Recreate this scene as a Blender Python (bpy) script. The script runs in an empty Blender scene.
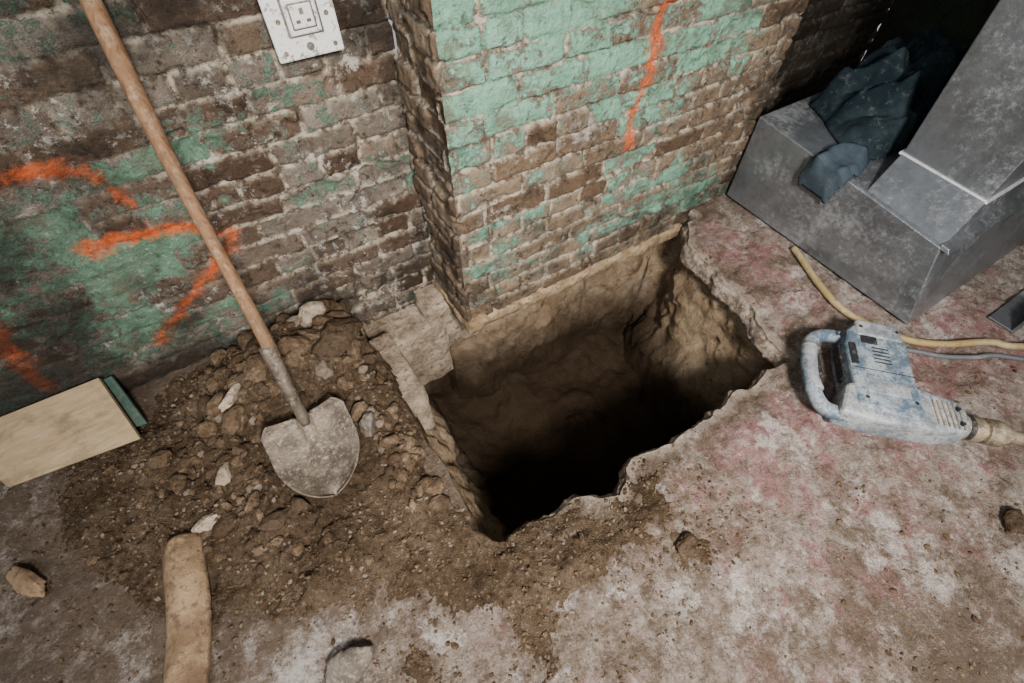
import bpy, math, random, numpy as np
from math import sin,cos,radians,pi
from mathutils import Vector, Matrix
random.seed(7); rng=np.random.default_rng(11)
H=1.25
COL=bpy.context.scene.collection

# ------------------------------------------------------------ numpy noise
def _h(i,j,seed):
    v=np.sin(i*127.1+j*311.7+seed*74.7)*43758.5453
    return v-np.floor(v)
def vn(x,y,seed=0):
    x=np.asarray(x,float); y=np.asarray(y,float)
    i=np.floor(x); j=np.floor(y); a=x-i; b=y-j
    a=a*a*(3-2*a); b=b*b*(3-2*b)
    return (_h(i,j,seed)*(1-a)+_h(i+1,j,seed)*a)*(1-b)+(_h(i,j+1,seed)*(1-a)+_h(i+1,j+1,seed)*a)*b
def fbm(x,y,f,seed=0,o=4,g=.5):
    r=0;A=1;T=0
    for k in range(o):
        r=r+A*vn(x*f,y*f,seed+k*13); T+=A; A*=g; f*=2.03
    return r/T
def ss(a,b,x):
    t=np.clip((x-a)/(b-a),0,1); return t*t*(3-2*t)
def segdist(x,y,pts):
    d=np.full(np.shape(x),1e9)
    for (ax,ay),(bx,by) in zip(pts[:-1],pts[1:]):
        L=(bx-ax)**2+(by-ay)**2+1e-12
        t=np.clip(((x-ax)*(bx-ax)+(y-ay)*(by-ay))/L,0,1)
        d=np.minimum(d,np.hypot(x-ax-t*(bx-ax),y-ay-t*(by-ay)))
    return d
def inside(x,y,P):
    r=np.zeros(np.shape(x),bool); n=len(P)
    for k in range(n):
        ax,ay=P[k]; bx,by=P[(k+1)%n]
        if ay==by: continue
        cnd=((ay>y)!=(by>y))&(x<(bx-ax)*(y-ay)/(by-ay)+ax)
        r^=cnd
    return r

# ------------------------------------------------------------ mesh helpers
def mkobj(name,verts,faces,mat=None,smooth=True,parent=None,attrs=None):
    me=bpy.data.meshes.new(name)
    me.from_pydata([tuple(v) for v in verts] if not isinstance(verts,np.ndarray) else verts.tolist(),[],faces if isinstance(faces,list) else faces.tolist())
    if smooth: me.polygons.foreach_set('use_smooth',[True]*len(me.polygons))
    if attrs:
        for k,a in attrs.items():
            at=me.attributes.new(k,'FLOAT','POINT'); at.data.foreach_set('value',np.asarray(a,np.float32).ravel())
    me.update()
    ob=bpy.data.objects.new(name,me); COL.objects.link(ob)
    if mat: me.materials.append(mat)
    if parent: ob.parent=parent
    return ob
def gridfaces(nu,nv):
    i=np.arange(nu-1)[:,None]*nv+np.arange(nv-1)[None,:]
    i=i.ravel()
    return np.stack([i,i+nv,i+nv+1,i+1],1)
def empty(name,loc=(0,0,0)):
    e=bpy.data.objects.new(name,None); e.location=loc; e.empty_display_size=.05; COL.objects.link(e); return e
def tube(path,rad,n=16,cap=True):
    P=[Vector(p) for p in path]; V=[];Fc=[]
    if not hasattr(rad,'__len__'): rad=[rad]*len(P)
    up=Vector((0,0,1))
    t0=(P[1]-P[0]).normalized()
    if abs(t0.dot(up))>.9: up=Vector((1,0,0))
    nrm=(up-t0*up.dot(t0)).normalized()
    for k,p in enumerate(P):
        t=(P[min(k+1,len(P)-1)]-P[max(k-1,0)]).normalized()
        nrm=(nrm-t*nrm.dot(t)).normalized(); b=t.cross(nrm)
        for a in range(n):
            an=2*pi*a/n; V.append(p+(nrm*cos(an)+b*sin(an))*rad[k])
    for k in range(len(P)-1):
        for a in range(n):
            a2=(a+1)%n; Fc.append((k*n+a,k*n+a2,(k+1)*n+a2,(k+1)*n+a))
    if cap:
        Fc.append(tuple(reversed(range(n)))); Fc.append(tuple((len(P)-1)*n+a for a in range(n)))
    return V,Fc
def catmull(pts,m=10):
    P=[Vector(p) for p in pts]; P=[P[0]*2-P[1]]+P+[P[-1]*2-P[-2]]; out=[]
    for k in range(1,len(P)-2):
        for q in range(m):
            t=q/m; a,b,c_,d=P[k-1:k+3]
            out.append(.5*((2*b)+(c_-a)*t+(2*a-5*b+4*c_-d)*t*t+(3*b-a-3*c_+d)*t**3))
    out.append(P[-2]); return out
def extrude_poly(poly,z0,z1):
    n=len(poly); V=[(x,y,z0) for x,y in poly]+[(x,y,z1) for x,y in poly]
    Fc=[tuple(reversed(range(n))),tuple(range(n,2*n))]+[(k,(k+1)%n,n+(k+1)%n,n+k) for k in range(n)]
    return V,Fc
def bevel(o,w,seg=2,ang=35):
    m=o.modifiers.new('bev','BEVEL'); m.width=w; m.segments=seg; m.limit_method='ANGLE'; m.angle_limit=radians(ang); return o
def boxo(name,a,b,mat,parent=None,bw=.003,M=None):
    x0,y0,z0=a;x1,y1,z1=b
    V=[(x0,y0,z0),(x1,y0,z0),(x1,y1,z0),(x0,y1,z0),(x0,y0,z1),(x1,y0,z1),(x1,y1,z1),(x0,y1,z1)]
    Fc=[(3,2,1,0),(4,5,6,7),(0,1,5,4),(1,2,6,5),(2,3,7,6),(3,0,4,7)]
    if M is not None: V=[M@Vector(v) for v in V]
    o=mkobj(name,V,Fc,mat,False,parent)
    if bw: bevel(o,bw)
    return o

# ------------------------------------------------------------ shader helpers
class S:
    def __init__(s,name,rough=.9,metal=0,spec=.3):
        s.m=bpy.data.materials.new(name); s.m.use_nodes=True; s.nt=s.m.node_tree
        s.b=s.nt.nodes['Principled BSDF']; s.b.inputs['Roughness'].default_value=rough
        s.b.inputs['Metallic'].default_value=metal; s.b.inputs['Specular IOR Level'].default_value=spec
        s.geo=s.nt.nodes.new('ShaderNodeNewGeometry'); s.pos=s.geo.outputs['Position']
    def L(s,a,b): s.nt.links.new(a,b)
    def put(s,sock,v):
        if isinstance(v,(int,float)): sock.default_value=v
        elif isinstance(v,tuple): sock.default_value=v if len(v)==4 or sock.type=='VECTOR' else v+(1,)
        else: s.L(v,sock)
    def noise(s,scale,detail=5,rough=.6,off=0,vec=None,dist=0):
        n=s.nt.nodes.new('ShaderNodeTexNoise'); n.inputs['Scale'].default_value=scale; n.inputs['Detail'].default_value=detail
        n.inputs['Roughness'].default_value=rough; n.inputs['Distortion'].default_value=dist
        mp=s.nt.nodes.new('ShaderNodeMapping'); mp.inputs['Location'].default_value=(off*3.1,off*1.7,off*2.3)
        s.L(vec or s.pos,mp.inputs['Vector']); s.L(mp.outputs[0],n.inputs['Vector']); return n.outputs['Fac']
    def smap(s,sx,sy,sz,vec=None):
        mp=s.nt.nodes.new('ShaderNodeMapping'); mp.inputs['Scale'].default_value=(sx,sy,sz); s.L(vec or s.pos,mp.inputs['Vector']); return mp.outputs[0]
    def objc(s):
        t=s.nt.nodes.new('ShaderNodeTexCoord'); return t.outputs['Object']
    def vor(s,scale,feat='F1',out='Distance',vec=None):
        n=s.nt.nodes.new('ShaderNodeTexVoronoi'); n.feature=feat; n.inputs['Scale'].default_value=scale; s.L(vec or s.pos,n.inputs['Vector']); return n.outputs[out]
    def att(s,name):
        n=s.nt.nodes.new('ShaderNodeAttribute'); n.attribute_name=name; return n.outputs['Fac']
    def ma(s,op,a,b=0,cl=False):
        n=s.nt.nodes.new('ShaderNodeMath'); n.operation=op; n.use_clamp=cl; s.put(n.inputs[0],a); s.put(n.inputs[1],b); return n.outputs[0]
    def mr(s,v,a,b,c=0,d=1):
        n=s.nt.nodes.new('ShaderNodeMapRange'); n.interpolation_type='SMOOTHSTEP'; s.put(n.inputs[0],v)
        for k,q in zip((1,2,3,4),(a,b,c,d)): n.inputs[k].default_value=q
        return n.outputs[0]
    def mix(s,f,a,b,mode='MIX'):
        n=s.nt.nodes.new('ShaderNodeMix'); n.data_type='RGBA'; n.blend_type=mode; s.put(n.inputs[0],f); s.put(n.inputs[6],a); s.put(n.inputs[7],b); return n.outputs[2]
    def ramp(s,v,stops):
        n=s.nt.nodes.new('ShaderNodeValToRGB'); s.put(n.inputs[0],v); e=n.color_ramp.elements
        while len(e)<len(stops): e.new(.5)
        for k,(p,cc) in enumerate(stops): e[k].position=p; e[k].color=cc+(1,)
        return n.outputs[0]
    def col(s,c_): s.put(s.b.inputs['Base Color'],c_)
    def bump(s,h,dist=.005,st=1):
        n=s.nt.nodes.new('ShaderNodeBump'); n.inputs['Distance'].default_value=dist; n.inputs['Strength'].default_value=st
        s.L(h,n.inputs['Height']); s.L(n.outputs[0],s.b.inputs['Normal'])

# ------------------------------------------------------------ materials
def brick_material(name,greenA,greenB,greenAmt,tones,grime_shade=.8,lwa=.5,wash=.7):
    s=S(name,.92)
    m=s.att('mortar'); r=s.att('rnd'); p=s.att('paint'); o=s.att('spray'); gr=s.att('grime_shade')
    n1=s.noise(14,6,.7); n2=s.noise(70,6,.75,1); n3=s.noise(5,5,.6,2); n4=s.noise(230,3,.7,3); n5=s.noise(32,7,.75,7)
    bc=s.ramp(r,tones)
    bc=s.mix(s.mr(n1,.40,.62,0,.7),bc,s.mix(r,(.075,.05,.035),(.17,.145,.12)))
    bc=s.mix(s.mr(n5,.56,.68,0,.45),bc,(.34,.295,.24))
    bc=s.mix(s.mr(n5,.46,.36,0,.8),bc,(.035,.024,.017))
    mc=s.mix(s.mr(n5,.42,.56),(.12,.09,.065),(.44,.39,.31))
    c_=s.mix(m,bc,mc)
    lw=s.ma('MULTIPLY',s.mr(s.noise(24,8,.8,5),.54,.59),s.mr(n3,.46,.60))
    c_=s.mix(s.ma('MULTIPLY',lw,wash),c_,(.54,.53,.48))
    # green paint
    pf=s.ma('ADD',p,s.ma('MULTIPLY',s.ma('SUBTRACT',s.noise(20,10,.8,8),.5),1.9))
    pf=s.ma('SUBTRACT',pf,s.ma('MULTIPLY',m,.20))
    edge=s.mr(pf,.44,.48); core=s.mr(pf,.49,.53)
    g=s.mix(s.mr(n1,.3,.7),greenA,greenB); g=s.mix(s.mr(n2,.54,.68,0,.6),g,(.38,.42,.36))
    g=s.mix(s.mr(n5,.45,.34,0,.75),g,(.06,.075,.05))
    g=s.mix(s.mr(s.noise(8,8,.8,12),.50,.62,0,.7),g,(.14,.115,.08))
    c_=s.mix(s.ma('MULTIPLY',edge,lwa),c_,(.42,.43,.37)); c_=s.mix(s.ma('MULTIPLY',core,greenAmt),c_,g)
    # orange spray marks
    of=s.mr(s.ma('ADD',o,s.ma('MULTIPLY',s.ma('SUBTRACT',s.noise(26,9,.85,20),.5),3.8)),.30,1.10)
    c_=s.mix(s.ma('MULTIPLY',s.ma('MULTIPLY',of,.88),s.mr(o,.02,.2)),c_,s.mix(n2,(.50,.09,.02),(.66,.19,.08)))
    # soot and dirt, plus shade painted on the recess wall
    gf=s.ma('ADD',gr,s.ma('MULTIPLY',s.ma('SUBTRACT',s.noise(4.5,9,.72,30),.5),2.4))
    c_=s.mix(s.mr(gf,.32,.85,0,grime_shade),c_,s.mix(.9,c_,(.022,.018,.014)))
    s.col(c_)
    hh=s.ma('ADD',s.ma('MULTIPLY',n2,1.2),s.ma('ADD',s.ma('MULTIPLY',n4,.5),s.ma('ADD',s.ma('MULTIPLY',core,.4),s.ma('MULTIPLY',n5,1.3))))
    s.bump(hh,.008,1); return s.m
mat_wall=brick_material('painted_brick_back',(.08,.155,.10),(.14,.25,.17),.88,[(0,(.08,.05,.033)),(.3,(.14,.095,.063)),(.55,(.18,.15,.12)),(.8,(.25,.21,.165)),(1,(.17,.085,.05))],.86)
mat_breast=brick_material('painted_brick_breast',(.155,.29,.205),(.235,.40,.30),.97,[(0,(.13,.088,.055)),(.3,(.20,.14,.09)),(.6,(.24,.18,.122)),(1,(.29,.218,.145))],.78,wash=.5)

def soil_color(s,dark=1.0):
    n=s.noise(7,7,.72,4); n2=s.noise(60,6,.8,6); n3=s.noise(300,2,.6,7)
    c_=s.ramp(n,[(.28,(.060*dark,.039*dark,.024*dark)),(.5,(.122*dark,.085*dark,.054*dark)),(.72,(.215*dark,.160*dark,.112*dark))])
    c_=s.mix(s.mr(n2,.52,.66,0,.6),c_,(.28*dark,.22*dark,.16*dark))
    c_=s.mix(s.mr(n2,.47,.36,0,.8),c_,(.033*dark,.022*dark,.015*dark))
    return c_,n2,n3
s=S('loose_soil',.97,spec=.15); c_,a,b_=soil_color(s); s.col(c_); s.bump(s.ma('ADD',a,s.ma('MULTIPLY',b_,.5)),.022); mat_soil=s.m
s=S('soil_lumps',.95,spec=.15); c_,a,b_=soil_color(s); t=s.att('rnd')
c_=s.mix(s.mr(t,.88,.90,0,.55),c_,s.mix(t,(.18,.15,.12),(.24,.205,.165))); c_=s.mix(s.mr(t,.35,.1,0,.6),c_,(.055,.037,.025)); s.col(c_); s.bump(s.ma('ADD',a,s.ma('MULTIPLY',b_,.5)),.007); mat_lump=s.m

# floor
s=S('worn_painted_concrete',.85,spec=.25)
dirt=s.att('dirt'); pk=s.att('pink'); rim=s.att('rim')
n1=s.noise(4,8,.7); n2=s.noise(24,10,.82,1); n3=s.noise(110,6,.8,2); n5=s.noise(9,10,.8,9)
base=s.ramp(n1,[(.3,(.26,.205,.165)),(.5,(.36,.295,.245)),(.7,(.46,.395,.345))])
pf=s.ma('ADD',pk,s.ma('MULTIPLY',s.ma('SUBTRACT',n5,.5),2.4))
pink=s.mix(s.mr(n3,.38,.62),(.28,.12,.12),(.42,.235,.225)); pink=s.mix(s.mr(s.noise(16,8,.8,13),.50,.64,0,.55),pink,(.44,.35,.31))
base=s.mix(s.mr(pf,.42,.70,0,.85),base,pink)
base=s.mix(s.mr(n2,.51,.60,0,.7),base,(.50,.44,.39))
base=s.mix(s.mr(n2,.47,.38,0,.8),base,(.13,.09,.068))
wf=s.ma('MULTIPLY',s.mr(s.noise(6,12,.85,14),.505,.57),.78); base=s.mix(wf,base,(.64,.59,.545))
df=s.ma('ADD',dirt,s.ma('MULTIPLY',s.ma('SUBTRACT',s.noise(13,12,.85,15),.5),2.0))
dc=s.mix(n2,(.075,.05,.032),(.26,.195,.14))
base=s.mix(s.mr(df,.40,.78,0,.92),base,dc)
base=s.mix(s.ma('MULTIPLY',s.mr(s.ma('ADD',rim,s.ma('MULTIPLY',s.ma('SUBTRACT',n2,.5),1.2)),.4,.7),.5),base,(.44,.37,.30))
base=s.mix(s.mr(n3,.55,.64,0,.65),base,(.12,.085,.06)); base=s.mix(s.mr(n3,.43,.33,0,.5),base,(.62,.57,.52))
s.col(base); s.bump(s.ma('ADD',s.ma('MULTIPLY',n2,1.4),s.ma('MULTIPLY',n3,.5)),.022); mat_floor=s.m

# pit
s=S('pit_earth',.97,spec=.1)
sep=s.nt.nodes.new('ShaderNodeSeparateXYZ'); s.L(s.pos,sep.inputs[0]); z=sep.outputs[2]
n=s.noise(6,6,.65); n2=s.noise(35,7,.75,2); n3=s.noise(140,4,.7,3)
c_=s.ramp(n,[(.3,(.20,.14,.09)),(.5,(.33,.25,.17)),(.7,(.48,.39,.295))])
c_=s.mix(s.mr(n2,.52,.66,0,.5),c_,(.46,.385,.295)); c_=s.mix(s.mr(n2,.45,.33,0,.7),c_,(.08,.05,.032))
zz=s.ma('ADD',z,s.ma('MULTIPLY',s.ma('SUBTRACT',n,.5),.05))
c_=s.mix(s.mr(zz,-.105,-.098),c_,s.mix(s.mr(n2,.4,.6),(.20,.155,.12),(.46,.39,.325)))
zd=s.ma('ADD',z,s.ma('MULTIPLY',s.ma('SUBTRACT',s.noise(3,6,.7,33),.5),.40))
c_=s.mix(s.mr(zd,-.34,-.74,0,.94),c_,(.045,.030,.019))  # earth darkens with depth: the pit's shade is put into its colour
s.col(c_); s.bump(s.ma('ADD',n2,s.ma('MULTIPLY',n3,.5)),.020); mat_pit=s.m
def simple(name,a,b,sc=20,rough=.9,metal=0,c3=None,bd=.003,vec=False,spec=.3):
    s=S(name,rough,metal,spec); v=s.objc() if vec else None
    n=s.noise(sc,6,.65,1,v); n2=s.noise(sc*5,5,.75,2,v)
    c_=s.mix(s.mr(n,.35,.65),a,b)
    if c3: c_=s.mix(s.mr(n2,.5,.64,0,.75),c_,c3)
    s.col(c_); s.bump(s.ma('ADD',n,n2),bd); return s.m
mat_conc=simple('pale_footing',(.24,.19,.14),(.42,.35,.27),11,c3=(.14,.10,.07),bd=.014)
mat_lintel=simple('stone_lintel',(.23,.165,.10),(.40,.31,.205),12,c3=(.12,.085,.055),bd=.010)
mat_stone=simple('stone',(.09,.075,.06),(.17,.145,.12),16,c3=(.22,.19,.16),bd=.004)
mat_tile=simple('clay_tile',(.13,.085,.052),(.26,.185,.115),10,c3=(.09,.062,.042),bd=.004)
mat_green_wall=simple('olive_painted_wall',(.035,.042,.028),(.05,.06,.038),5,c3=(.025,.027,.02),bd=.004)
def wood(name,a,b,vec_scale,dust,rough=.75):
    s=S(name,rough); v=s.smap(*vec_scale)
    n=s.noise(9,6,.6,0,v,1.2); n2=s.noise(40,6,.75,1); n6=s.noise(7,7,.7,5)
    c_=s.ramp(n,[(.3,a),(.7,b)]); c_=s.mix(s.mr(n2,.5,.66,0,.6),c_,dust); c_=s.mix(s.mr(n6,.50,.66,0,.5),c_,(.10,.075,.05)); s.col(c_); s.bump(n,.002); return s.m
mat_handle=wood('ash_handle',(.11,.063,.036),(.24,.145,.082),(10,10,1.2),(.28,.215,.155))
mat_ply=wood('plywood',(.22,.16,.095),(.32,.245,.155),(1.2,6,6),(.25,.205,.145))
mat_greenboard=simple('green_board',(.045,.08,.062),(.07,.115,.09),12,c3=(.13,.12,.10))
# metals
s=S('galvanised_steel',.42,.8,.5)
v=s.vor(45,'F1','Color'); n=s.noise(4,7,.7); n2=s.noise(60,7,.8,2); n3=s.noise(180,3,.7,3); n6=s.noise(7,10,.75,6)
bw=s.nt.nodes.new('ShaderNodeRGBToBW'); s.L(v,bw.inputs[0])
c_=s.mix(bw.outputs[0],(.27,.283,.297),(.315,.33,.345)); c_=s.mix(s.mr(n6,.42,.64,0,.55),c_,(.165,.17,.175))
dust=s.mr(s.ma('ADD',s.ma('MULTIPLY',n2,.45),s.ma('MULTIPLY',n,.55)),.47,.64); c_=s.mix(s.ma('MULTIPLY',dust,.25),c_,(.38,.365,.34)); s.col(c_)
s.L(s.mr(dust,0,1,.28,.50),s.b.inputs['Roughness']); s.L(s.mr(dust,0,1,.75,.5),s.b.inputs['Metallic']); s.bump(s.ma('ADD',s.ma('MULTIPLY',n,8),n3),.0006); mat_galv=s.m
s=S('seam_tape',.5,.5); n=s.noise(50,6,.8); s.col(s.mix(s.mr(n,.5,.65,0,.6),(.58,.58,.58),(.3,.3,.3))); mat_tape=s.m
mat_blade=simple('dusty_steel_blade',(.085,.068,.052),(.17,.14,.11),18,.5,.45,c3=(.27,.235,.195),bd=.003)
mat_dkmetal=simple('dusty_steel',(.14,.115,.08),(.30,.25,.18),30,.5,.5,c3=(.40,.34,.25),bd=.001)
def plastic(name,a,dustc,lo=.48,hi=.58):
    s=S(name,.55,0,.4); n=s.noise(12,8,.75); n2=s.noise(70,6,.75,2)
    f=s.mr(s.ma('ADD',s.ma('MULTIPLY',n,.6),s.ma('MULTIPLY',n2,.4)),lo,hi); c_=s.mix(f,a,dustc)
    c_=s.mix(s.mr(n2,.54,.62,0,.7),c_,(.10,.085,.07)); s.col(c_); s.bump(n2,.0015); return s.m
mat_tool=plastic('dusty_tool_casing',(.075,.105,.135),(.25,.275,.29),.44,.55)
mat_toolgrey=plastic('dusty_tool_barrel',(.12,.135,.15),(.29,.295,.29),.42,.56)
mat_toolblack=plastic('tool_black_rubber',(.02,.02,.022),(.12,.11,.10),.52,.66)
mat_white=plastic('stained_white_enamel',(.52,.51,.48),(.40,.36,.30),.55,.68)
mat_whdark=plastic('socket_dark',(.10,.09,.08),(.22,.19,.16))
mat_hose=plastic('ochre_hose',(.27,.20,.095),(.36,.30,.20),.45,.6)
mat_cable=plastic('grey_cable',(.10,.11,.115),(.22,.21,.195),.5,.65)
s=S('navy_cloth',.95,spec=.1); n=s.noise(500,2,.6); n1=s.noise(7,5,.65,1)
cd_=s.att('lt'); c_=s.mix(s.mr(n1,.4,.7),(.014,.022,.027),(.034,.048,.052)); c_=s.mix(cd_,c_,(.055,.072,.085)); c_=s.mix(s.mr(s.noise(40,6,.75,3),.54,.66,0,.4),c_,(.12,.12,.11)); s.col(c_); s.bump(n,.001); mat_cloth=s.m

# ------------------------------------------------------------ brick faces
def brick_face(O,U,N,length,z0,z1,seed,cs=False,ce=False,res=.0055,paint=None,spray=None,fill=None,grime_shade=None):
    U=np.array(U,float);N=np.array(N,float);O=np.array(O,float)
    nu=int(length/res)+1; nz=int((z1-z0)/res)+1
    u=np.linspace(0,length,nu)[:,None]+np.zeros((1,nz)); z=np.linspace(z0,z1,nz)[None,:]+np.zeros((nu,1))
    CH=.066
    uw=u+(fbm(u,z,6,seed)-.5)*.03+(fbm(u,z,40,seed+5)-.5)*.006
    zw=z+(fbm(u,z,3,seed+2)-.5)*.02+(fbm(u,z,35,seed+7)-.5)*.007
    row=np.floor(zw/CH); fz=zw/CH-row
    header=(np.mod(row,4)==(seed%4))
    Lb=np.where(header,.108,.216)
    off=np.where(np.mod(row,2)==0,0,.108)+(_h(row,row*0,seed+3)-.5)*.03
    q=(uw+off)/Lb; cb=np.floor(q); fu=q-cb
    r=_h(cb+row*17.3,row,seed+9); r2=_h(cb*3.7,row*5.1,seed+19)
    du=np.minimum(fu,1-fu)*Lb; dz=np.minimum(fz,1-fz)*CH
    jw=.0035+.004*fbm(u,z,20,seed+11)
    rr=.006
    d_=np.where((du<rr+jw)&(dz<rr+jw), rr-np.hypot(np.maximum(rr+jw-du,0),np.maximum(rr+jw-dz,0)), np.minimum(du,dz)-jw)
    d_=d_-(fbm(u,z,55,seed+21,3)-.5)*.008
    brick=ss(-.002,.003,d_)
    mort=1-brick
    f=fill(u,z) if fill is not None else 0*u
    depth=(1-brick)*(.015-.008*ss(.4,.7,fbm(u,z,9,seed+23)))
    depth=depth+brick*(r-.5)*.010+(fbm(u,z,18,seed+31)-.5)*.009+(fbm(u,z,80,seed+33,3,.7)-.5)*.005
    spall=ss(.60,.68,fbm(u,z,8,seed+41,5)+(r2-.5)*.25)*brick*.016
    depth=depth+spall
    depth=depth*(1-.65*f)+f*(fbm(u,z,14,seed+51,5)-.5)*.014; mort=mort*(1-.75*f)
    depth=np.clip(depth,-.006,.03)
    dc=.004+.006*(np.minimum(np.mod(z[0]/CH,1),1-np.mod(z[0]/CH,1))<.08)+(fbm(z[0],z[0]*0,40,77)-.5)*.008+.012*ss(.6,.7,fbm(z[0],z[0]*0,9,78))
    P=O[None,None,:]+u[...,None]*U
    W0=ss(.03,0,u) if cs else 0*u; W1=ss(.03,0,length-u) if ce else 0*u
    depth=depth*(1-W0)*(1-W1)+dc[None,:]*(W0+W1)
    P=P-depth[...,None]*N+(U*(dc[None,:]*W0)[...,None])-(U*(dc[None,:]*W1)[...,None])
    P[...,2]+=z
    p=paint(u,z) if paint is not None else 0*u
    sp=spray(u,z) if spray is not None else 0*u
    gm=grime_shade(u,z) if grime_shade is not None else .3+0*u
    return P.reshape(-1,3),gridfaces(nu,nz),dict(mortar=mort.ravel(),rnd=r.ravel(),paint=(p+ (r-.5)*.36).ravel(),spray=sp.ravel(),grime_shade=gm.ravel())
def joinfaces(name,parts,mat):
    V=[];Fc=[];A={};o=0
    for v,f,a in parts:
        V.append(v);Fc.append(f+o);o+=len(v)
        for k in a: A.setdefault(k,[]).append(a[k])
    return mkobj(name,np.concatenate(V),np.concatenate(Fc),mat,True,None,{k:np.concatenate(a) for k,a in A.items()})
G=lambda x,z,cx,cz,rx,rz:np.exp(-((x-cx)/rx)**2-((z-cz)/rz)**2)
X0=-1.45
def paintL(u,z):
    x=u+X0
    b=.40-.10*ss(-.15,.1,x)
    b=b+.22*G(x,z,-.05,.67,.10,.08)+.25*G(x,z,-.06,.15,.13,.06)+.20*G(x,z,-.47,.30,.2,.12)+.15*G(x,z,-.43,.55,.12,.1)+.18*G(x,z,-.17,.92,.14,.10)+.12*G(x,z,.05,.42,.15,.05)
    b=b-.25*G(x,z,-.12,.80,.12,.07)-.15*G(x,z,-.2,.6,.05,.06)
    b=b+(fbm(x,z,5,61,5)-.5)*.5
    return b
def fillL(u,z):
    x=u+X0; return ss(.38,.66,.46*ss(.05,-.35,x)+.44*fbm(x,z,6,63,5)+.22*ss(.45,.1,z)*ss(.2,-.1,x))
def grimeL(u,z):
    x=u+X0; return .47+.24*ss(-.2,-.65,x)+.15*ss(.2,0,z)+.22*ss(.72,.95,z)+.12*ss(.28,.44,x)-.32*G(x,z,.08,.42,.26,.28)
marks=[[(-.46,.68),(-.429,.673),(-.37,.668),(-.308,.655),(-.275,.62),(-.255,.564)],[(-.40,.4806),(-.33,.48),(-.263,.473),(-.183,.45),(-.127,.385)],[(-.427,.128),(-.33,.19),(-.234,.271),(-.11,.38)],[(-.66,.36),(-.674,.332),(-.70,.22),(-.708,.123)]]
def sprayL(u,z):
    x=u+X0; x=x+(fbm(x,z,9,901)-.5)*.05; z=z+(fbm(x,z,9,903)-.5)*.05; d=np.full(u.shape,9.)
    for m in marks: d=np.minimum(d,segdist(x,z,m))
    return np.clip(1.05-d/.038,0,1)
pL=brick_face((X0,1.25,0),(1,0,0),(0,-1,0),.44-X0,-.16,1.3,3,paint=paintL,spray=sprayL,fill=fillL,grime_shade=grimeL)
pR=brick_face((1.68,1.25,0),(1,0,0),(0,-1,0),1.18,-.02,1.3,8,paint=lambda u,z:.15+0*u,res=.009,grime_shade=lambda u,z:.9+0*u)  # recess beside the breast, its dimness painted into the brick colour
wall=joinfaces('wall_back',[pL,pR],mat_wall)
def paintB(u,z):
    b=.31+.22*ss(.38,.60,z)*ss(.95,.45,u)+.12*ss(.5,.75,z)
    b=b+.16*G(u,z,.05,.15,.15,.12)+.24*G(u,z,.75,.12,.35,.07)+.14*G(u,z,.2,.3,.2,.05)
    return b+(fbm(u,z,5,161,5)-.5)*.6
def sprayB(u,z):
    return np.clip(1.1-segdist(u+.43+(fbm(u,z,9,905)-.5)*.03,z,[(1.075,1.2),(1.071,.807),(1.048,.565),(1.036,.43)])/.042,0,1)
def grimeB(u,z): return .31+.22*ss(.3,.0,z)+.25*ss(.85,1.25,u)
ZB=-.058
fB=brick_face((.43,.98,0),(1,0,0),(0,-1,0),1.27,ZB,1.3,12,cs=True,ce=True,paint=paintB,spray=sprayB,res=.005,grime_shade=grimeB)
lB=brick_face((.43,1.25,0),(0,-1,0),(-1,0,0),.27,ZB,1.3,14,ce=True,paint=lambda u,z:.08+.14*ss(.7,.9,z)+0*u,res=.005,grime_shade=lambda u,z:.34+.15*ss(.2,0,z)+0*u)
rB=brick_face((1.70,.98,0),(0,1,0),(1,0,0),.27,0,1.3,15,cs=True,paint=lambda u,z:.25+0*u,res=.009)
breast=joinfaces('chimney_breast',[fB,lB,rB],mat_breast)
n=60; yy=np.linspace(-1.0,1.25,n)[:,None]+np.zeros((1,40)); z_=np.linspace(0,1.3,40)[None,:]+np.zeros((n,1))
P=np.stack([2.84+(fbm(yy,z_,4,5)-.5)*.01,yy,z_],-1).reshape(-1,3); mkobj('wall_right',P,gridfaces(n,40),mat_green_wall)

# ------------------------------------------------------------ hole outline
key=[(.086,1.27),(.092,1.15),(.096,1.0),(.125,.93),(.112,.85),(.107,.78),(.106,.634),(.114,.525),(.116,.45),(.119,.38),(.146,.291),(.223,.271),(.29,.262),(.364,.268),(.45,.25),(.53,.248),(.575,.268),(.615,.263),(.70,.25),(.787,.245),(.83,.275),(.877,.285),(.93,.268),(1.0,.269),(1.10,.262),(1.207,.270),(1.245,.295),(1.259,.331),(1.286,.414),(1.306,.564),(1.325,.701),(1.362,.841),(1.43,.93),(1.50,.99),(1.50,1.13),(1.2,1.20),(.9,1.21),(.6,1.21),(.45,1.22),(.43,1.27)]
P2=[]
for k in range(len(key)):
    a=np.array(key[k]);b=np.array(key[(k+1)%len(key)]); m=max(1,int(np.linalg.norm(b-a)/.010))
    for q in range(m): P2.append(a+(b-a)*q/m)
P2=np.array(P2)
ar=np.arange(len(P2))
T_=np.roll(P2,-1,0)-np.roll(P2,1,0); T_/=np.linalg.norm(T_,axis=1)[:,None]
NO=np.stack([T_[:,1],-T_[:,0]],1)
cen=P2.mean(0)
if ((P2-cen)*NO).sum()<0: NO=-NO
NS=NO.copy()
for _ in range(30): NS=(np.roll(NS,1,0)+NS+np.roll(NS,-1,0))/3
BASE=P2.copy()
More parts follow.
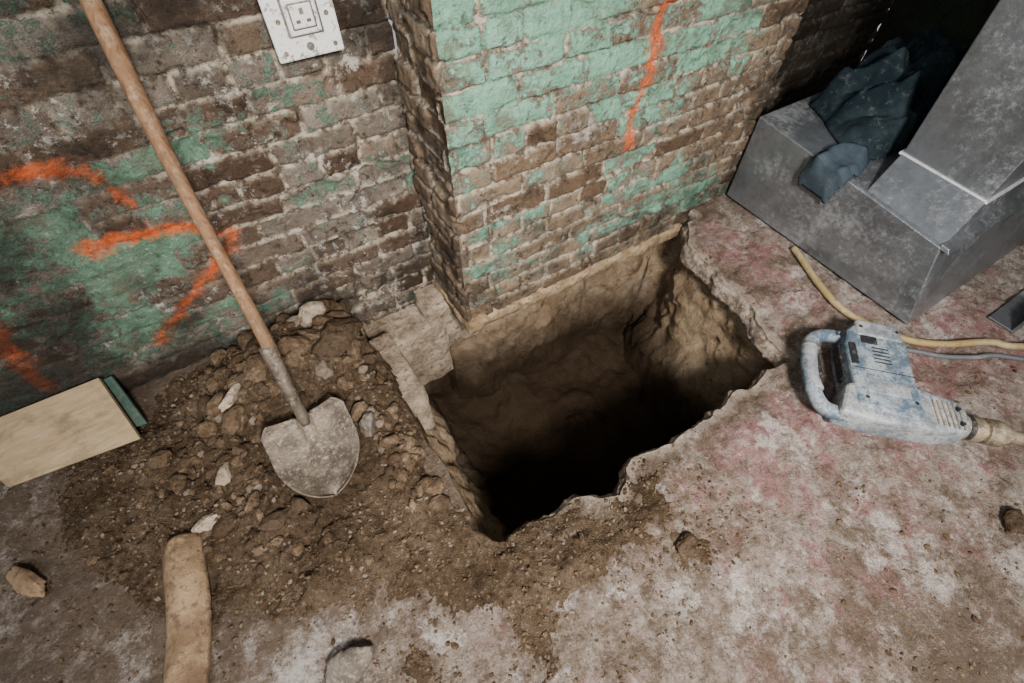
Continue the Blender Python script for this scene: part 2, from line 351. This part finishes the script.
# angular (piecewise-linear) break line, like snapped concrete
arc=np.concatenate([[0],np.cumsum(np.linalg.norm(np.diff(BASE,axis=0),axis=1))])
kn=np.cumsum(rng.uniform(.035,.11,90)); kn=kn[kn<arc[-1]]; kv=rng.uniform(-.5,.5,len(kn))
jit=np.interp(arc,kn,kv)*.055+(fbm(P2[:,0],P2[:,1],60,305,3)-.5)*.014
amp=np.where(P2[:,0]<.12,.3,1.0)*np.where(P2[:,1]>1.0,.4,1)
P2=P2+NO*(jit*amp)[:,None]
POLY=[tuple(p) for p in P2]
def holesd(x,y):
    x=np.asarray(x,float);y=np.asarray(y,float)
    d=np.full(x.shape,.5); near=(x>-.15)&(x<1.75)&(y>0)&(y<1.45)
    xs=x[near];ys=y[near]; dd=np.full(xs.shape,1e9)
    for k in range(len(P2)):
        ax,ay=P2[k];bx,by=P2[(k+1)%len(P2)]
        L=(bx-ax)**2+(by-ay)**2+1e-12
        t=np.clip(((xs-ax)*(bx-ax)+(ys-ay)*(by-ay))/L,0,1)
        dd=np.minimum(dd,np.hypot(xs-ax-t*(bx-ax),ys-ay-t*(by-ay)))
    ins=inside(xs,ys,POLY); d[near]=np.where(ins,-dd,dd); return d
def floorz(x,y,sd):
    z=(fbm(x,y,3,401,3)-.5)*.012+(fbm(x,y,18,405,5,.6)-.5)*.018+(fbm(x,y,80,409,2)-.5)*.005
    chip=ss(.54,.565,fbm(x,y,5,421,6,.6)); z=z-chip*.008
    brk=ss(.10,0,np.abs(sd)+(fbm(x,y,12,411,4)-.5)*.14)
    z=z-brk*(.006+.026*fbm(x,y,20,413,4))*ss(.1,.2,x)
    return z
def soilS(x,y):
    a=.145*G(x,y,-.11,1.04,.23,.19)+.055*G(x,y,-.34,.78,.25,.26)+.022*G(x,y,-.62,.93,.18,.2)
    d=segdist(x,y,[(-.30,.54),(-.06,.36),(.12,.20),(.45,.15)])
    a=a+.024*np.exp(-(d/.11)**2)+.045*G(x,y,.03,.80,.07,.3)+.016*G(x,y,.55,.03,.08,.07)
    a=a-.014+(fbm(x,y,7,501,6,.68)-.5)*.06
    return a
res=.0075
xs=np.arange(-1.5,2.86,res); ys=np.arange(-.95,1.27,res)
Xg,Yg=np.meshgrid(xs,ys,indexing='ij'); SD=holesd(Xg,Yg)
nx,ny=Xg.shape
ins=SD<0
F4=gridfaces(nx,ny); keep=~ins.ravel()[F4].any(1); F4=F4[keep]
used=np.zeros(nx*ny,bool); used[F4.ravel()]=True
cnt=np.bincount(F4.ravel(),minlength=nx*ny)
xf=Xg.ravel().copy(); yf=Yg.ravel().copy(); sdf=SD.ravel()
bnd=np.where(used&(cnt<4)&(sdf<.03))[0]
for i in bnd:
    k=int(np.argmin((P2[:,0]-xf[i])**2+(P2[:,1]-yf[i])**2)); best=None
    for kk in (k-1,k):
        a=P2[kk];b=P2[(kk+1)%len(P2)]; t=min(1,max(0,((xf[i]-a[0])*(b[0]-a[0])+(yf[i]-a[1])*(b[1]-a[1]))/((b-a)@(b-a)+1e-12)))
        q=a+(b-a)*t; dd=(q[0]-xf[i])**2+(q[1]-yf[i])**2
        if best is None or dd<best[0]: best=(dd,q)
    xf[i],yf[i]=best[1]; sdf[i]=0
zf=floorz(xf,yf,sdf)
idx=-np.ones(nx*ny,int); idx[used]=np.arange(used.sum())
xu,yu,zu,su=xf[used],yf[used],zf[used],sdf[used]
So=soilS(xu,yu)
dirt=.14+.20*ss(-.09,-.02,So)+.30*ss(-.04,.01,So)+.18*ss(.20,0,su)+.25*ss(1.0,1.25,yu)+.20*ss(.0,-.5,xu)+.10*ss(.3,-.3,yu)*ss(1.0,.2,xu)+.20*G(xu,yu,.85,-.45,.4,.2)
dirt=dirt-.25*ss(.02,.0,np.abs(su))*ss(.3,.6,xu)
pink=.38+.36*G(xu,yu,.95,.12,.35,.16)+.36*G(xu,yu,1.45,.62,.16,.3)+.27*G(xu,yu,1.7,.0,.4,.2)+.14*G(xu,yu,.9,-.3,.5,.2)-.20*ss(.1,-.3,xu)
rimA=ss(.05,.0,su)*ss(.2,.5,xu)
floor=mkobj('floor',np.stack([xu,yu,zu],1),idx[F4],mat_floor,True,None,dict(dirt=dirt,pink=pink,rim=rimA))

# pit walls + bottom
DEP=.95
lev=list(np.concatenate([np.linspace(0,.12,13),np.linspace(.14,.5,20),np.linspace(.53,DEP,16)]))
z0=floorz(P2[:,0],P2[:,1],np.zeros(len(P2)))
rings=[]
under=ss(.95,1.1,BASE[:,1])*ss(.40,.50,BASE[:,0])
left=ss(.2,.1,BASE[:,0])
for k,t in enumerate(lev):
    w=ss(.09,.18,t); tt=np.full_like(arc,t)
    B=P2*(1-w)+BASE*w
    off=(fbm(arc,tt,5,601,5,.6)-.5)*.14*ss(.09,.18,t)+(fbm(arc,tt*1.6,22,603,4,.6)-.5)*.030*ss(0,.03,t)
    off=off-.012*ss(0,.06,t)*(1-left)   # broken slab slopes slightly into the hole
    off=off+(.055*(1-left)-.01*left)*ss(.097,.12,t)*(1-under)-.04*under*ss(.15,.35,t)
    off=off-.14*ss(.15,DEP,t)*(1-under*.6)-.05*left*ss(.12,.3,t)
    Q=B+NS*off[:,None]
    if t<.05: Q=P2+NO*((off*ss(0,.03,t))[:,None])
    zz_=z0*(1-ss(0,.05,t))-t+(fbm(arc,tt,12,607)-.5)*.03*ss(.02,.1,t)
    rings.append(np.column_stack([Q,zz_]))
n=len(P2); V=np.concatenate(rings); Fc=[]
for k in range(len(lev)-1):
    a=k*n+ar; b=k*n+np.roll(ar,-1); Fc.append(np.stack([a,b,b+n,a+n],1))
Fc=np.concatenate(Fc)
gx,gy=np.meshgrid(np.arange(.0,1.6,.012),np.arange(.15,1.35,.012),indexing='ij')
gz=-DEP+.10+(fbm(gx,gy,6,611,5)-.5)*.16+.12*ss(.45,.15,gx)+.05*ss(.9,1.15,gy)
bv=np.stack([gx,gy,gz],-1).reshape(-1,3); bf=gridfaces(*gx.shape)+len(V)
insb=holesd(gx,gy).ravel()<.03
bf=bf[insb[(bf-len(V))].all(1)]
V=np.concatenate([V,bv])
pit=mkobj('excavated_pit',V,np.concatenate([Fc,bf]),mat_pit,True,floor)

def roughbox(name,a,b,mat,res=.012,amp=.012,seed=0,parent=None):
    a=np.array(a,float);b=np.array(b,float); V=[];Fc=[];o=0
    c0=(a+b)/2
    for ax in range(3):
        for sd_ in (0,1):
            o1,o2=[i for i in range(3) if i!=ax]
            n1=max(2,int((b[o1]-a[o1])/res)+1);n2=max(2,int((b[o2]-a[o2])/res)+1)
            p,q=np.meshgrid(np.linspace(a[o1],b[o1],n1),np.linspace(a[o2],b[o2],n2),indexing='ij')
            P=np.zeros(p.shape+(3,)); P[...,ax]=(a,b)[sd_][ax]; P[...,o1]=p; P[...,o2]=q
            P=P.reshape(-1,3); V.append(P); f=gridfaces(n1,n2)+o
            flip=(sd_==0)^(ax==1)
            Fc.append(f[:,::-1] if flip else f); o+=len(P)
    V=np.concatenate(V); V0=V.copy()
    for ax in range(3):
        V[:,ax]+=(fbm(V0[:,(ax+1)%3]+V0[:,ax]*.7,V0[:,(ax+2)%3]+V0[:,ax]*1.3,12,seed+ax*7,5,.65)-.5)*amp*2
    hs=(b-a)/2; d=np.sort(hs-np.abs(V0-c0),axis=1); e=np.clip(1-d[:,1]/.02,0,1)
    V-=np.sign(V0-c0)*(e*.006)[:,None]*(np.abs(np.abs(V0-c0)-hs)<.02)
    return mkobj(name,V,np.concatenate(Fc),mat,True,parent)
roughbox('footing_corner',(.12,1.10,-.48),(.40,1.29,-.15),mat_conc,seed=31,amp=.014,parent=floor)
roughbox('footing_step',(.07,.80,-.30),(.19,1.12,-.075),mat_conc,seed=37,amp=.012,parent=floor)
roughbox('footing_return',(.34,1.14,-.36),(.56,1.32,-.09),mat_conc,seed=38,amp=.018,parent=floor)
roughbox('stone_lintel',(.424,.968,-.115),(1.46,1.24,-.052),mat_lintel,res=.009,seed=41,amp=.013,parent=breast)
xb=.50; kb=0
while xb<.98:
    Lk=.10+.11*((kb*37)%10)/10
    roughbox('footing_brick_%d'%kb,(xb,1.02+.03*((kb*7)%3)/3,-.185-.03*((kb*5)%3)/3),(xb+Lk-.012,1.24,-.118),mat_conc,res=.010,seed=50+kb,amp=.010,parent=breast); xb+=Lk; kb+=1

# ------------------------------------------------------------ soil heap
r2=.0055
xs=np.arange(-1.0,.85,r2); ys=np.arange(-.14,1.243,r2)
Xs,Ys=np.meshgrid(xs,ys,indexing='ij'); Sv=soilS(Xs,Ys); sd2=holesd(Xs,Ys)
def soildet(x,y,Sv):
    cl=fbm(x,y,14,521,5,.65); cl2=1-np.abs(fbm(x,y,28,527,4,.6)*2-1)
    return (cl-.5)*.085*ss(0,.05,Sv)+(cl2-.7)*.026*ss(0,.025,Sv)
zz_=floorz(Xs,Ys,sd2)+Sv+soildet(Xs,Ys,Sv)
zz_=np.where(sd2<0,np.minimum(zz_,.0)-.03*ss(0,-.012,sd2),zz_)
ok=(Sv>-.006)&(sd2>-.014)
Fs=gridfaces(*Xs.shape); Fs=Fs[ok.ravel()[Fs].all(1)]
us=np.zeros(Xs.size,bool); us[Fs.ravel()]=True; idx=-np.ones(Xs.size,int); idx[us]=np.arange(us.sum())
Vs=np.stack([Xs,Ys,zz_],-1).reshape(-1,3)[us]
heap=mkobj('soil_heap',Vs,idx[Fs],mat_soil)
def surf(x,y):
    x=np.atleast_1d(np.asarray(x,float));y=np.atleast_1d(np.asarray(y,float))
    s_=holesd(x,y); S_=soilS(x,y)
    return floorz(x,y,s_)+np.where(S_>0,np.maximum(S_,0)+soildet(x,y,S_),0),s_,S_

# ------------------------------------------------------------ lumps
import bmesh
def lump_base(sub,seed,flat=.7,ang=.35):
    bm=bmesh.new(); bmesh.ops.create_icosphere(bm,subdivisions=sub,radius=1)
    V=np.array([v.co[:] for v in bm.verts]); Fc=np.array([[v.index for v in f.verts] for f in bm.faces]); bm.free()
    d=V/np.linalg.norm(V,axis=1)[:,None]
    rg=np.random.default_rng(seed); r=np.ones(len(V))
    for _ in range(7):
        nn=rg.normal(size=3); nn/=np.linalg.norm(nn); lim=rg.uniform(.5,.8)
        dp=d@nn; r=np.minimum(r,np.where(dp>lim*.6,lim/np.maximum(dp,.01),9))
    r=r*(1+(fbm(d[:,0]*2+d[:,2],d[:,1]*2-d[:,2],1.6,seed,3)-.5)*ang)
    return d*r[:,None]*np.array([1,rg.uniform(.6,.9),flat]),Fc
bases1=[lump_base(1,k) for k in range(8)]; bases2=[lump_base(2,k+20) for k in range(10)]; bases3=[lump_base(3,k+40) for k in range(8)]
def scatter(name,items,mat,parent=None,sink=.1):
    V=[];Fc=[];R=[];o=0
    for (x,y,z,r) in items:
        if r>.006 and -.28<x<-.03 and .56<y<.84: continue      # clear soil where the shovel lies
        B=bases3 if r>.022 else (bases2 if r>.009 else bases1)
        v,f=B[rng.integers(len(B))]
        a=rng.uniform(0,2*pi); tx=rng.normal()*.4
        Rm=np.array([[cos(a),-sin(a),0],[sin(a),cos(a),0],[0,0,1]])@np.array([[1,0,0],[0,cos(tx),-sin(tx)],[0,sin(tx),cos(tx)]])
        V.append(v@Rm.T*r+np.array([x,y,z+r*sink])); Fc.append(f+o); o+=len(v); R.append(np.full(len(v),rng.random()))
    return mkobj(name,np.concatenate(V),np.concatenate(Fc),mat,False,parent,dict(rnd=np.concatenate(R)))
def gen(n,xr,yr,fn,rmin,rmax,pw=3):
    x=rng.uniform(*xr,n);y=rng.uniform(*yr,n); z,s_,S_=surf(x,y); pr=fn(x,y,s_,S_); k=(rng.random(n)<pr)&(s_>.006)
    r=rmin+(rmax-rmin)*rng.random(n)**pw
    return list(zip(x[k],y[k],z[k],r[k]))
it=gen(30000,(-.95,.75),(-.1,1.23),lambda x,y,s_,S_:ss(-.03,.02,S_)*.8,.0015,.009,3)
it+=gen(650,(-.75,.1),(.4,1.22),lambda x,y,s_,S_:ss(.0,.04,S_)*.7,.008,.020,2)
it+=gen(140,(-.6,.08),(.5,1.22),lambda x,y,s_,S_:ss(.01,.05,S_)*.8,.018,.040,1.5)
it+=gen(40,(-.40,.06),(.92,1.19),lambda x,y,s_,S_:.8+0*x,.025,.055,1.2)
it+=gen(60,(-.02,.09),(.45,1.1),lambda x,y,s_,S_:.8+0*x,.012,.032,1.2)
scatter('soil_clods',it,mat_lump,heap)
it=gen(8000,(-1.3,2.2),(-.7,1.23),lambda x,y,s_,S_:.10+.75*ss(.16,.0,s_)*(s_<.4)+.5*ss(-.06,0,S_)+.5*ss(1.0,1.2,y)+.35*ss(.60,.73,fbm(x,y,4,933,4)),.001,.0045,3)
it+=gen(90,(-1.2,1.6),(-.5,1.1),lambda x,y,s_,S_:.05+.8*ss(.1,0,s_),.005,.014,2)
it+=gen(900,(.15,1.5),(.1,1.0),lambda x,y,s_,S_:.9*ss(.06,.0,s_)*(s_<.3),.002,.009,2)
for cx,cy,sg,n in ((.54,.03,.035,90),(1.28,-.40,.05,30),(.8,-.40,.10,160),(1.1,-.36,.10,130),(1.62,-.02,.10,90),(.45,.18,.08,120),(1.35,.75,.03,30),(1.0,-.1,.02,20),(.6,.12,.08,120)):
    xx=rng.normal(cx,sg,n);yy=rng.normal(cy,sg,n); zz,s_,_=surf(xx,yy); it+=[(a,b,c2,r) for a,b,c2,r,q in zip(xx,yy,zz,.0015+.009*rng.random(n)**3,s_) if q>.006]
scatter('floor_rubble',it,mat_lump,floor)
def stone(name,x,y,r,zs,seed,mat=mat_stone,rot=0,sc=(1,1,.6),lift=.25,parent=None):
    v,f=lump_base(4,seed,1,.3); v=v*np.array(sc)*r; a=rot
    v=v@np.array([[cos(a),sin(a),0],[-sin(a),cos(a),0],[0,0,1]])
    z=float(surf(x,y)[0][0]) if zs is None else zs
    v=v+np.array([x,y,z+r*lift]); return mkobj(name,v,f,mat,True,parent)
stone('stone',-.262,.2415,.060,None,72,rot=.3,sc=(1,.85,.45),lift=.30)
stone('stone',-.846,.80,.07,None,73,mat_tile,rot=-.9,sc=(1,.45,.3))
stone('stone',1.27,-.362,.036,None,79,mat_soil,rot=.2,lift=.4)
stone('rubble_a',-.244,.625,.034,None,72,mat_lump,rot=-.5,sc=(1,.7,.6),parent=heap)
stone('rubble_b',-.01,.73,.040,None,75,rot=1.2,sc=(1,.8,.9),parent=heap)
stone('rubble_c',-.324,.72,.03,None,77,sc=(1,.6,.6),parent=heap)
stone('rubble_d',-.38,.80,.035,None,79,mat_conc,rot=.9,sc=(1,.7,.6),parent=heap)
stone('rubble_e',.53,.035,.03,None,76,mat_soil,parent=floor)
stone('rubble_f',.02,1.0,.090,None,81,mat_soil,rot=.6,sc=(1,.75,.6),parent=heap)
stone('rubble_g',-.45,.70,.04,None,82,mat_conc,rot=.2,sc=(1,.7,.5),parent=heap)
stone('rubble_h',-.20,1.08,.06,None,83,mat_soil,rot=1.0,sc=(1,.6,.5),parent=heap)
stone('rubble_i',-.02,1.14,.05,None,84,mat_conc,rot=.2,sc=(1,.8,.6),parent=heap)
stone('rubble_j',-.30,.97,.05,None,85,mat_conc,rot=.7,sc=(1,.6,.45),parent=heap)

# ------------------------------------------------------------ shovel
shv=empty('shovel',(-.15,.8,.09))
def kid(name,V,Fc,mat,parent,smooth=True):
    off=parent.location
    return mkobj(name,[Vector(v)-off for v in V],Fc,mat,smooth,parent)
UPZ=.018
A=Vector((-.148,.79,.095+UPZ)); B=Vector((-.106,1.18,.90)); d=(B-A).normalized()
hp=[];hr=[]
for k in range(25):
    t=.20+k/24*(.93-.20+.05); hp.append(A+d*t+Vector((.004*sin(t*7),0,0))); hr.append(.0150+.0012*sin(t*9)+(.001*t))
V,Fc=tube(hp,hr,20); kid('handle',V,Fc,mat_handle,shv)
sp_=[A+d*t for t in (-.01,.03,.08,.15,.22,.235)]; V,Fc=tube(sp_,[.012,.015,.0165,.018,.020,.0195],20); kid('socket',V,Fc,mat_blade,shv)
rt=Vector((.985,-.13,0)).normalized(); dn=Vector((-.02,-.95,-.26)).normalized(); rt=(rt-dn*rt.dot(dn)).normalized(); nm=rt.cross(dn)
if nm.z<0: nm=-nm
V=[];nu,nv=31,33; Lb_=.235; C0=Vector((-.148,.815,.092+UPZ))
for i in range(nu):
    for j in range(nv):
        u=i/(nu-1)*2-1; v=j/(nv-1)
        w=.110*(1-.22*(1-min(1,v/.10))**2) if v<.40 else .110*max(0,1-((v-.40)/.60)**1.9)**.6
        w=max(w,.006)
        h=.030*u*u*(1-v*.5)-.016*sin(pi*min(1,v*1.1)) +.024*math.exp(-(u/.14)**2)*max(0,1-v/.6)+ (.012*max(0,1-v/.06) if abs(u)>.2 else 0)
        V.append(C0+rt*(u*w)+dn*(v*Lb_)+nm*h)
Fc=[tuple(f) for f in gridfaces(nu,nv).tolist()]
o=kid('blade',V,Fc,mat_blade,shv); m=o.modifiers.new('s','SOLIDIFY'); m.thickness=.004

# ------------------------------------------------------------ power socket
ps=empty('power_socket',(.235,1.245,.855))
def pk(name,a,b,mat,bw=.003): return boxo(name,a,b,mat,ps,bw)
pk('back_box',(-.068,-.028,-.072),(.068,.012,.072),mat_white,.006)
pk('face_plate',(-.073,-.036,-.078),(.073,-.028,.078),mat_white,.004)
pk('frame_gasket',(-.038,-.0385,-.034),(.038,-.035,.042),mat_whdark,.004)
pk('socket_frame',(-.034,-.043,-.030),(.034,-.036,.038),mat_white,.005)
pk('socket_recess',(-.026,-.0442,-.020),(.026,-.040,.030),mat_whdark,.003)
pk('socket_insert',(-.023,-.0455,-.017),(.023,-.040,.027),mat_white,.004)
for k,(x,z,a,b) in enumerate(((0,.014,.004,.0055),(-.011,-.004,.0045,.003),(.011,-.004,.0045,.003))):
    pk('pin_slot_%d'%k,(x-a,-.0465,z-b),(x+a,-.0445,z+b),mat_whdark,.0004)
for k,(x,z) in enumerate(((-.055,.058),(.055,.058),(-.055,-.06),(.055,-.06),(-.05,0),(.052,.0))):
    V,Fc=tube([(x,-.034,z),(x,-.038,z)],.0048,14); mkobj('screw_%d'%k,V,Fc,mat_whdark if k%2 else mat_dkmetal,False,ps)
V,Fc=tube([(0,-.034,-.055),(0,-.039,-.055)],.008,18); mkobj('pilot_lamp',V,Fc,mat_whdark,False,ps)

# ------------------------------------------------------------ boards
def slab(name,q,th,mat):
    q=[Vector(p) for p in q]; n_=(q[1]-q[0]).cross(q[3]-q[0]).normalized(); 
    if n_.z<0: n_=-n_
    V=[p for p in q]+[p+n_*th for p in q]
    o=mkobj(name,V,[(3,2,1,0),(4,5,6,7),(0,1,5,4),(1,2,6,5),(2,3,7,6),(3,0,4,7)],mat,False); bevel(o,.0015); return o
slab('plywood_board',[(-.86,1.065,.030),(-.552,1.03,.036),(-.585,1.215,.125),(-.93,1.225,.115)],.014,mat_ply)
slab('green_board',[(-.62,1.10,.018),(-.538,1.085,.022),(-.568,1.232,.10),(-.66,1.235,.10)],.010,mat_greenboard)

# clay tile (curved half pipe shard)
path=catmull([(-.518,.70,.036),(-.522,.63,.042),(-.535,.52,.036),(-.56,.42,.028),(-.60,.30,.020)],8)
V=[];nn=15
for k,p in enumerate(path):
    t=(path[min(k+1,len(path)-1)]-path[max(k-1,0)]).normalized(); sdv=t.cross(Vector((0,0,1))).normalized()
    wv=.038-.012*max(0,1-k/3)**2
    for a in range(nn):
        q=a/(nn-1)*2-1; V.append(p+sdv*(q*wv)+Vector((0,0,-.030*q*q)))
o=mkobj('clay_pipe_shard',V,gridfaces(len(path),nn),mat_tile); m=o.modifiers.new('s','SOLIDIFY'); m.thickness=.012; m.offset=-1

# ------------------------------------------------------------ ductwork
dk=empty('air_duct',(1.66,.6,0))
def hexa(name,q,mat=mat_galv,bw=.004):
    off=Vector(dk.location); V=[Vector(p)-off for p in q]
    o=mkobj(name,V,[(3,2,1,0),(4,5,6,7),(0,1,5,4),(1,2,6,5),(2,3,7,6),(3,0,4,7)],mat,False,dk); bevel(o,bw); return o
hexa('plenum_box',[(1.640,.155,.012),(2.55,.155,.012),(2.55,.968,.012),(1.665,.968,.012),(1.650,.240,.28),(2.55,.240,.28),(2.55,.968,.35),(1.665,.968,.35)])
hexa('collar',[(1.665,.242,.278),(2.4,.242,.278),(2.4,.515,.303),(1.665,.515,.303),(1.83,.262,.36),(2.4,.262,.36),(2.4,.54,.375),(1.83,.54,.375)])
hexa('seam_flange',[(1.824,.256,.354),(2.41,.256,.354),(2.41,.546,.370),(1.824,.546,.370),(1.826,.258,.362),(2.41,.258,.362),(2.41,.546,.378),(1.826,.546,.378)],mat_tape,.001)
hexa('riser',[(1.832,.264,.36),(2.4,.264,.36),(2.4,.538,.375),(1.832,.538,.375),(1.832,.28,1.6),(2.4,.28,1.6),(2.4,.61,1.6),(1.832,.61,1.6)])
hexa('edge_strip',[(1.650,.212,.272),(2.56,.212,.272),(2.56,.245,.275),(1.650,.245,.275),(1.653,.222,.286),(2.56,.222,.286),(2.56,.245,.288),(1.653,.245,.288)],mat_galv,.001)
sc_=empty('sheet_metal_offcut',(1.95,-.02,0))
boxo('web',(-.04,-.03,.012),(.45,-.02,.10),mat_galv,sc_,.001)
boxo('flange',(-.04,-.03,.006),(.45,.05,.012),mat_galv,sc_,.001)

# ------------------------------------------------------------ cloth
poly=[(2.15,.955),(1.88,.94),(1.84,.83),(1.78,.71),(1.70,.715),(1.56,.705),(1.56,.58),(1.70,.57),(1.815,.60),(1.95,.575),(2.25,.565),(2.47,.62),(2.5,.85),(2.35,.955)]
g=.005
cx=np.arange(1.50,2.52,g); cy=np.arange(.53,.985,g); CX,CY=np.meshgrid(cx,cy,indexing='ij')
jx=CX+(fbm(CX,CY,9,701)-.5)*.05; jy=CY+(fbm(CX,CY,9,702)-.5)*.05
ind=inside(jx,jy,poly); dd=segdist(jx,jy,poly+[poly[0]]); dd=np.where(ind,dd,0)
body=ss(1.78,1.94,CX)
wx_=CX+.22*fbm(CX,CY,4,711); wy_=CY+.26*fbm(CX,CY,3.5,713)
f1=(1-np.abs(np.sin((wx_*.9+wy_*1.2)*19+4*fbm(CX,CY,5,715))))**.7; f2=1-np.abs(np.sin((wx_*1.3-wy_*.7)*15+5*fbm(CX,CY,4,717)))
base=.28+(CY-.233)/(.968-.233)*.07
hgt=ss(0,.035,dd)*(.010+.095*body*ss(0,.14,dd)+ (.018+.045*body)*f1+(.010+.045*body)*f2+.015*fbm(CX,CY,12,719))
zc=base+.004+hgt
over=np.maximum(0,1.646-CX)
PX=np.where(CX<1.646,1.636-hgt*.5-.004,CX); PZ=np.where(CX<1.646,zc-over*1.2,zc)
V=np.stack([PX,CY,PZ],-1).reshape(-1,3); Fc=gridfaces(*CX.shape); okc=ind.ravel(); Fc=Fc[okc[Fc].all(1)]
us=np.zeros(CX.size,bool); us[Fc.ravel()]=True; idx=-np.ones(CX.size,int); idx[us]=np.arange(us.sum())
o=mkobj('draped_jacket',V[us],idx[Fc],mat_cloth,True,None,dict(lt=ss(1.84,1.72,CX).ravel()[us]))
m=o.modifiers.new('s','SOLIDIFY'); m.thickness=.003; m.offset=1

# ------------------------------------------------------------ hose and cable
V,Fc=tube(catmull([(1.628,.60,.016),(1.60,.54,.016),(1.545,.42,.016),(1.515,.312,.016),(1.533,.21,.016),(1.581,.116,.016),(1.661,.046,.016),(1.793,-.026,.016),(1.86,-.089,.016),(2.15,-.25,.016)],10),.0115,14); mkobj('air_hose',V,Fc,mat_hose)

# ------------------------------------------------------------ breaker hammer
M=Matrix(((.69,.725,0,1.088),(-.725,.69,0,.132),(0,0,1,.008),(0,0,0,1)))
dr=empty('demolition_hammer'); dr.matrix_world=M
def dk_(name,poly,z0,z1,mat,bw=.012,seg=3):
    V,Fc=extrude_poly(poly,z0,z1); o=mkobj(name,V,Fc,mat,False,dr); bevel(o,bw,seg); return o
dk_('motor_housing',[(.095,-.02),(.245,-.035),(.262,.0),(.264,.24),(.248,.283),(.135,.288),(.105,.255),(.092,.2)],.006,.105,mat_tool)
dk_('motor_cap',[(.125,.235),(.255,.23),(.252,.292),(.13,.296)],.002,.111,mat_toolgrey,.010)
dk_('gear_housing',[(.05,-.045),(.17,-.055),(.30,-.048),(.375,-.034),(.38,.0),(.378,.060),(.31,.075),(.255,.09),(.08,.06)],.010,.098,mat_toolgrey,.016)
V,Fc=tube(catmull([(.115,.255,.055),(.06,.252,.055),(.022,.225,.055),(.006,.17,.055),(.002,.10,.055),(.006,.03,.055),(.03,-.02,.055),(.09,-.03,.055)],8),.021,16); mkobj('d_handle',V,Fc,mat_tool,True,dr)
V,Fc=tube(catmull([(.012,.20,.055),(.006,.15,.055),(.004,.08,.055),(.012,.035,.055)],6),.0225,16); mkobj('grip_pad',V,Fc,mat_toolgrey,True,dr)
boxo('trigger',(.022,.09,.045),(.036,.17,.065),mat_toolblack,dr,.004)
boxo('switch_block',(.085,.09,.040),(.10,.21,.075),mat_toolblack,dr,.003)
boxo('top_recess',(.135,.205,.100),(.18,.235,.1075),mat_toolblack,dr,.003)
boxo('side_recess',(.098,.12,.100),(.118,.20,.1065),mat_toolblack,dr,.003)
for k in range(5):
    boxo('cooling_slot_%d'%k,(.160,.19-k*.013,.100),(.205,.194-k*.013,.1065),mat_toolblack,dr,.0008)
for k in range(6):
    boxo('barrel_fin_%d'%k,(.290+k*.0125,-.030,.092),(.2935+k*.0125,.050,.100),mat_dkmetal,dr,.0008)
boxo('badge',(.125,.03,.1035),(.235,.075,.107),mat_toolgrey,dr,.0015)
boxo('casing_seam',(.10,.108,.1035),(.262,.110,.1062),mat_toolblack,dr,.0004)
for k,(x,y) in enumerate(((.14,.265),(.24,.265),(.12,.01),(.245,.02),(.35,.03),(.35,-.015),(.09,.235))):
    V,Fc=tube([(x,y,.09),(x,y,.1125 if k<2 else .1065)],.0048,12); mkobj('screw_%d'%k,V,Fc,mat_toolblack,False,dr)
prof=[(.37,.036),(.385,.036),(.386,.030),(.40,.030),(.401,.034),(.425,.034),(.427,.029),(.433,.029),(.435,.035),(.465,.037),(.48,.034),(.482,.027),(.50,.025),(.502,.018),(.56,.017),(.562,.011),(.66,.011)]
V,Fc=tube([(a,.012,.054) for a,_ in prof],[r for _,r in prof],28); o=mkobj('tool_chuck',V,Fc,mat_dkmetal,False,dr)
V,Fc=tube([(.386,.012,.054),(.388,.012,.054),(.398,.012,.054),(.400,.012,.054)],[.030,.0345,.0345,.031],28); mkobj('chuck_ring',V,Fc,mat_toolblack,False,dr)
iM=M.inverted()
cp_=[(1.44,.17,.06),(1.475,.16,.035),(1.52,.12,.014),(1.57,.07,.012),(1.62,.018,.012),(1.70,-.035,.012),(1.76,-.065,.012),(1.85,-.147,.012),(2.05,-.31,.012)]
V,Fc=tube([iM@p for p in catmull(cp_,10)],.0075,12); mkobj('power_cable',V,Fc,mat_cable,True,dr)

# ------------------------------------------------------------ light, world, camera
def aim(o,loc,tgt):
    o.location=loc; o.rotation_euler=(Vector(tgt)-Vector(loc)).to_track_quat('-Z','Y').to_euler(); COL.objects.link(o)
l=bpy.data.lights.new('work_light','SPOT'); l.energy=560; l.shadow_soft_size=.20; l.color=(1,.965,.93); l.spot_size=radians(94); l.spot_blend=1.0
aim(bpy.data.objects.new('work_light',l),(.05,-1.0,1.90),(.68,.60,0))
l=bpy.data.lights.new('fill_light','AREA'); l.energy=30; l.size=.9; l.color=(.95,.97,1)  # weak lamp added at upper left as fill, no window there
aim(bpy.data.objects.new('fill_light',l),(-1.5,-.5,2.0),(.3,.9,.2))
w=bpy.data.worlds.new('world'); bpy.context.scene.world=w; w.use_nodes=True
w.node_tree.nodes['Background'].inputs[0].default_value=(.94,.96,1.0,1); w.node_tree.nodes['Background'].inputs[1].default_value=.42
cd=bpy.data.cameras.new("camera"); cam=bpy.data.objects.new("camera",cd); COL.objects.link(cam)
cam.location=(0,0,H); cam.rotation_euler=(radians(37),0,radians(-32)); cd.lens=16.875; cd.sensor_width=36; cd.clip_start=.01
bpy.context.scene.camera=cam
try: bpy.context.scene.view_settings.look='AgX - Medium High Contrast'
except Exception as e: print('look',e)
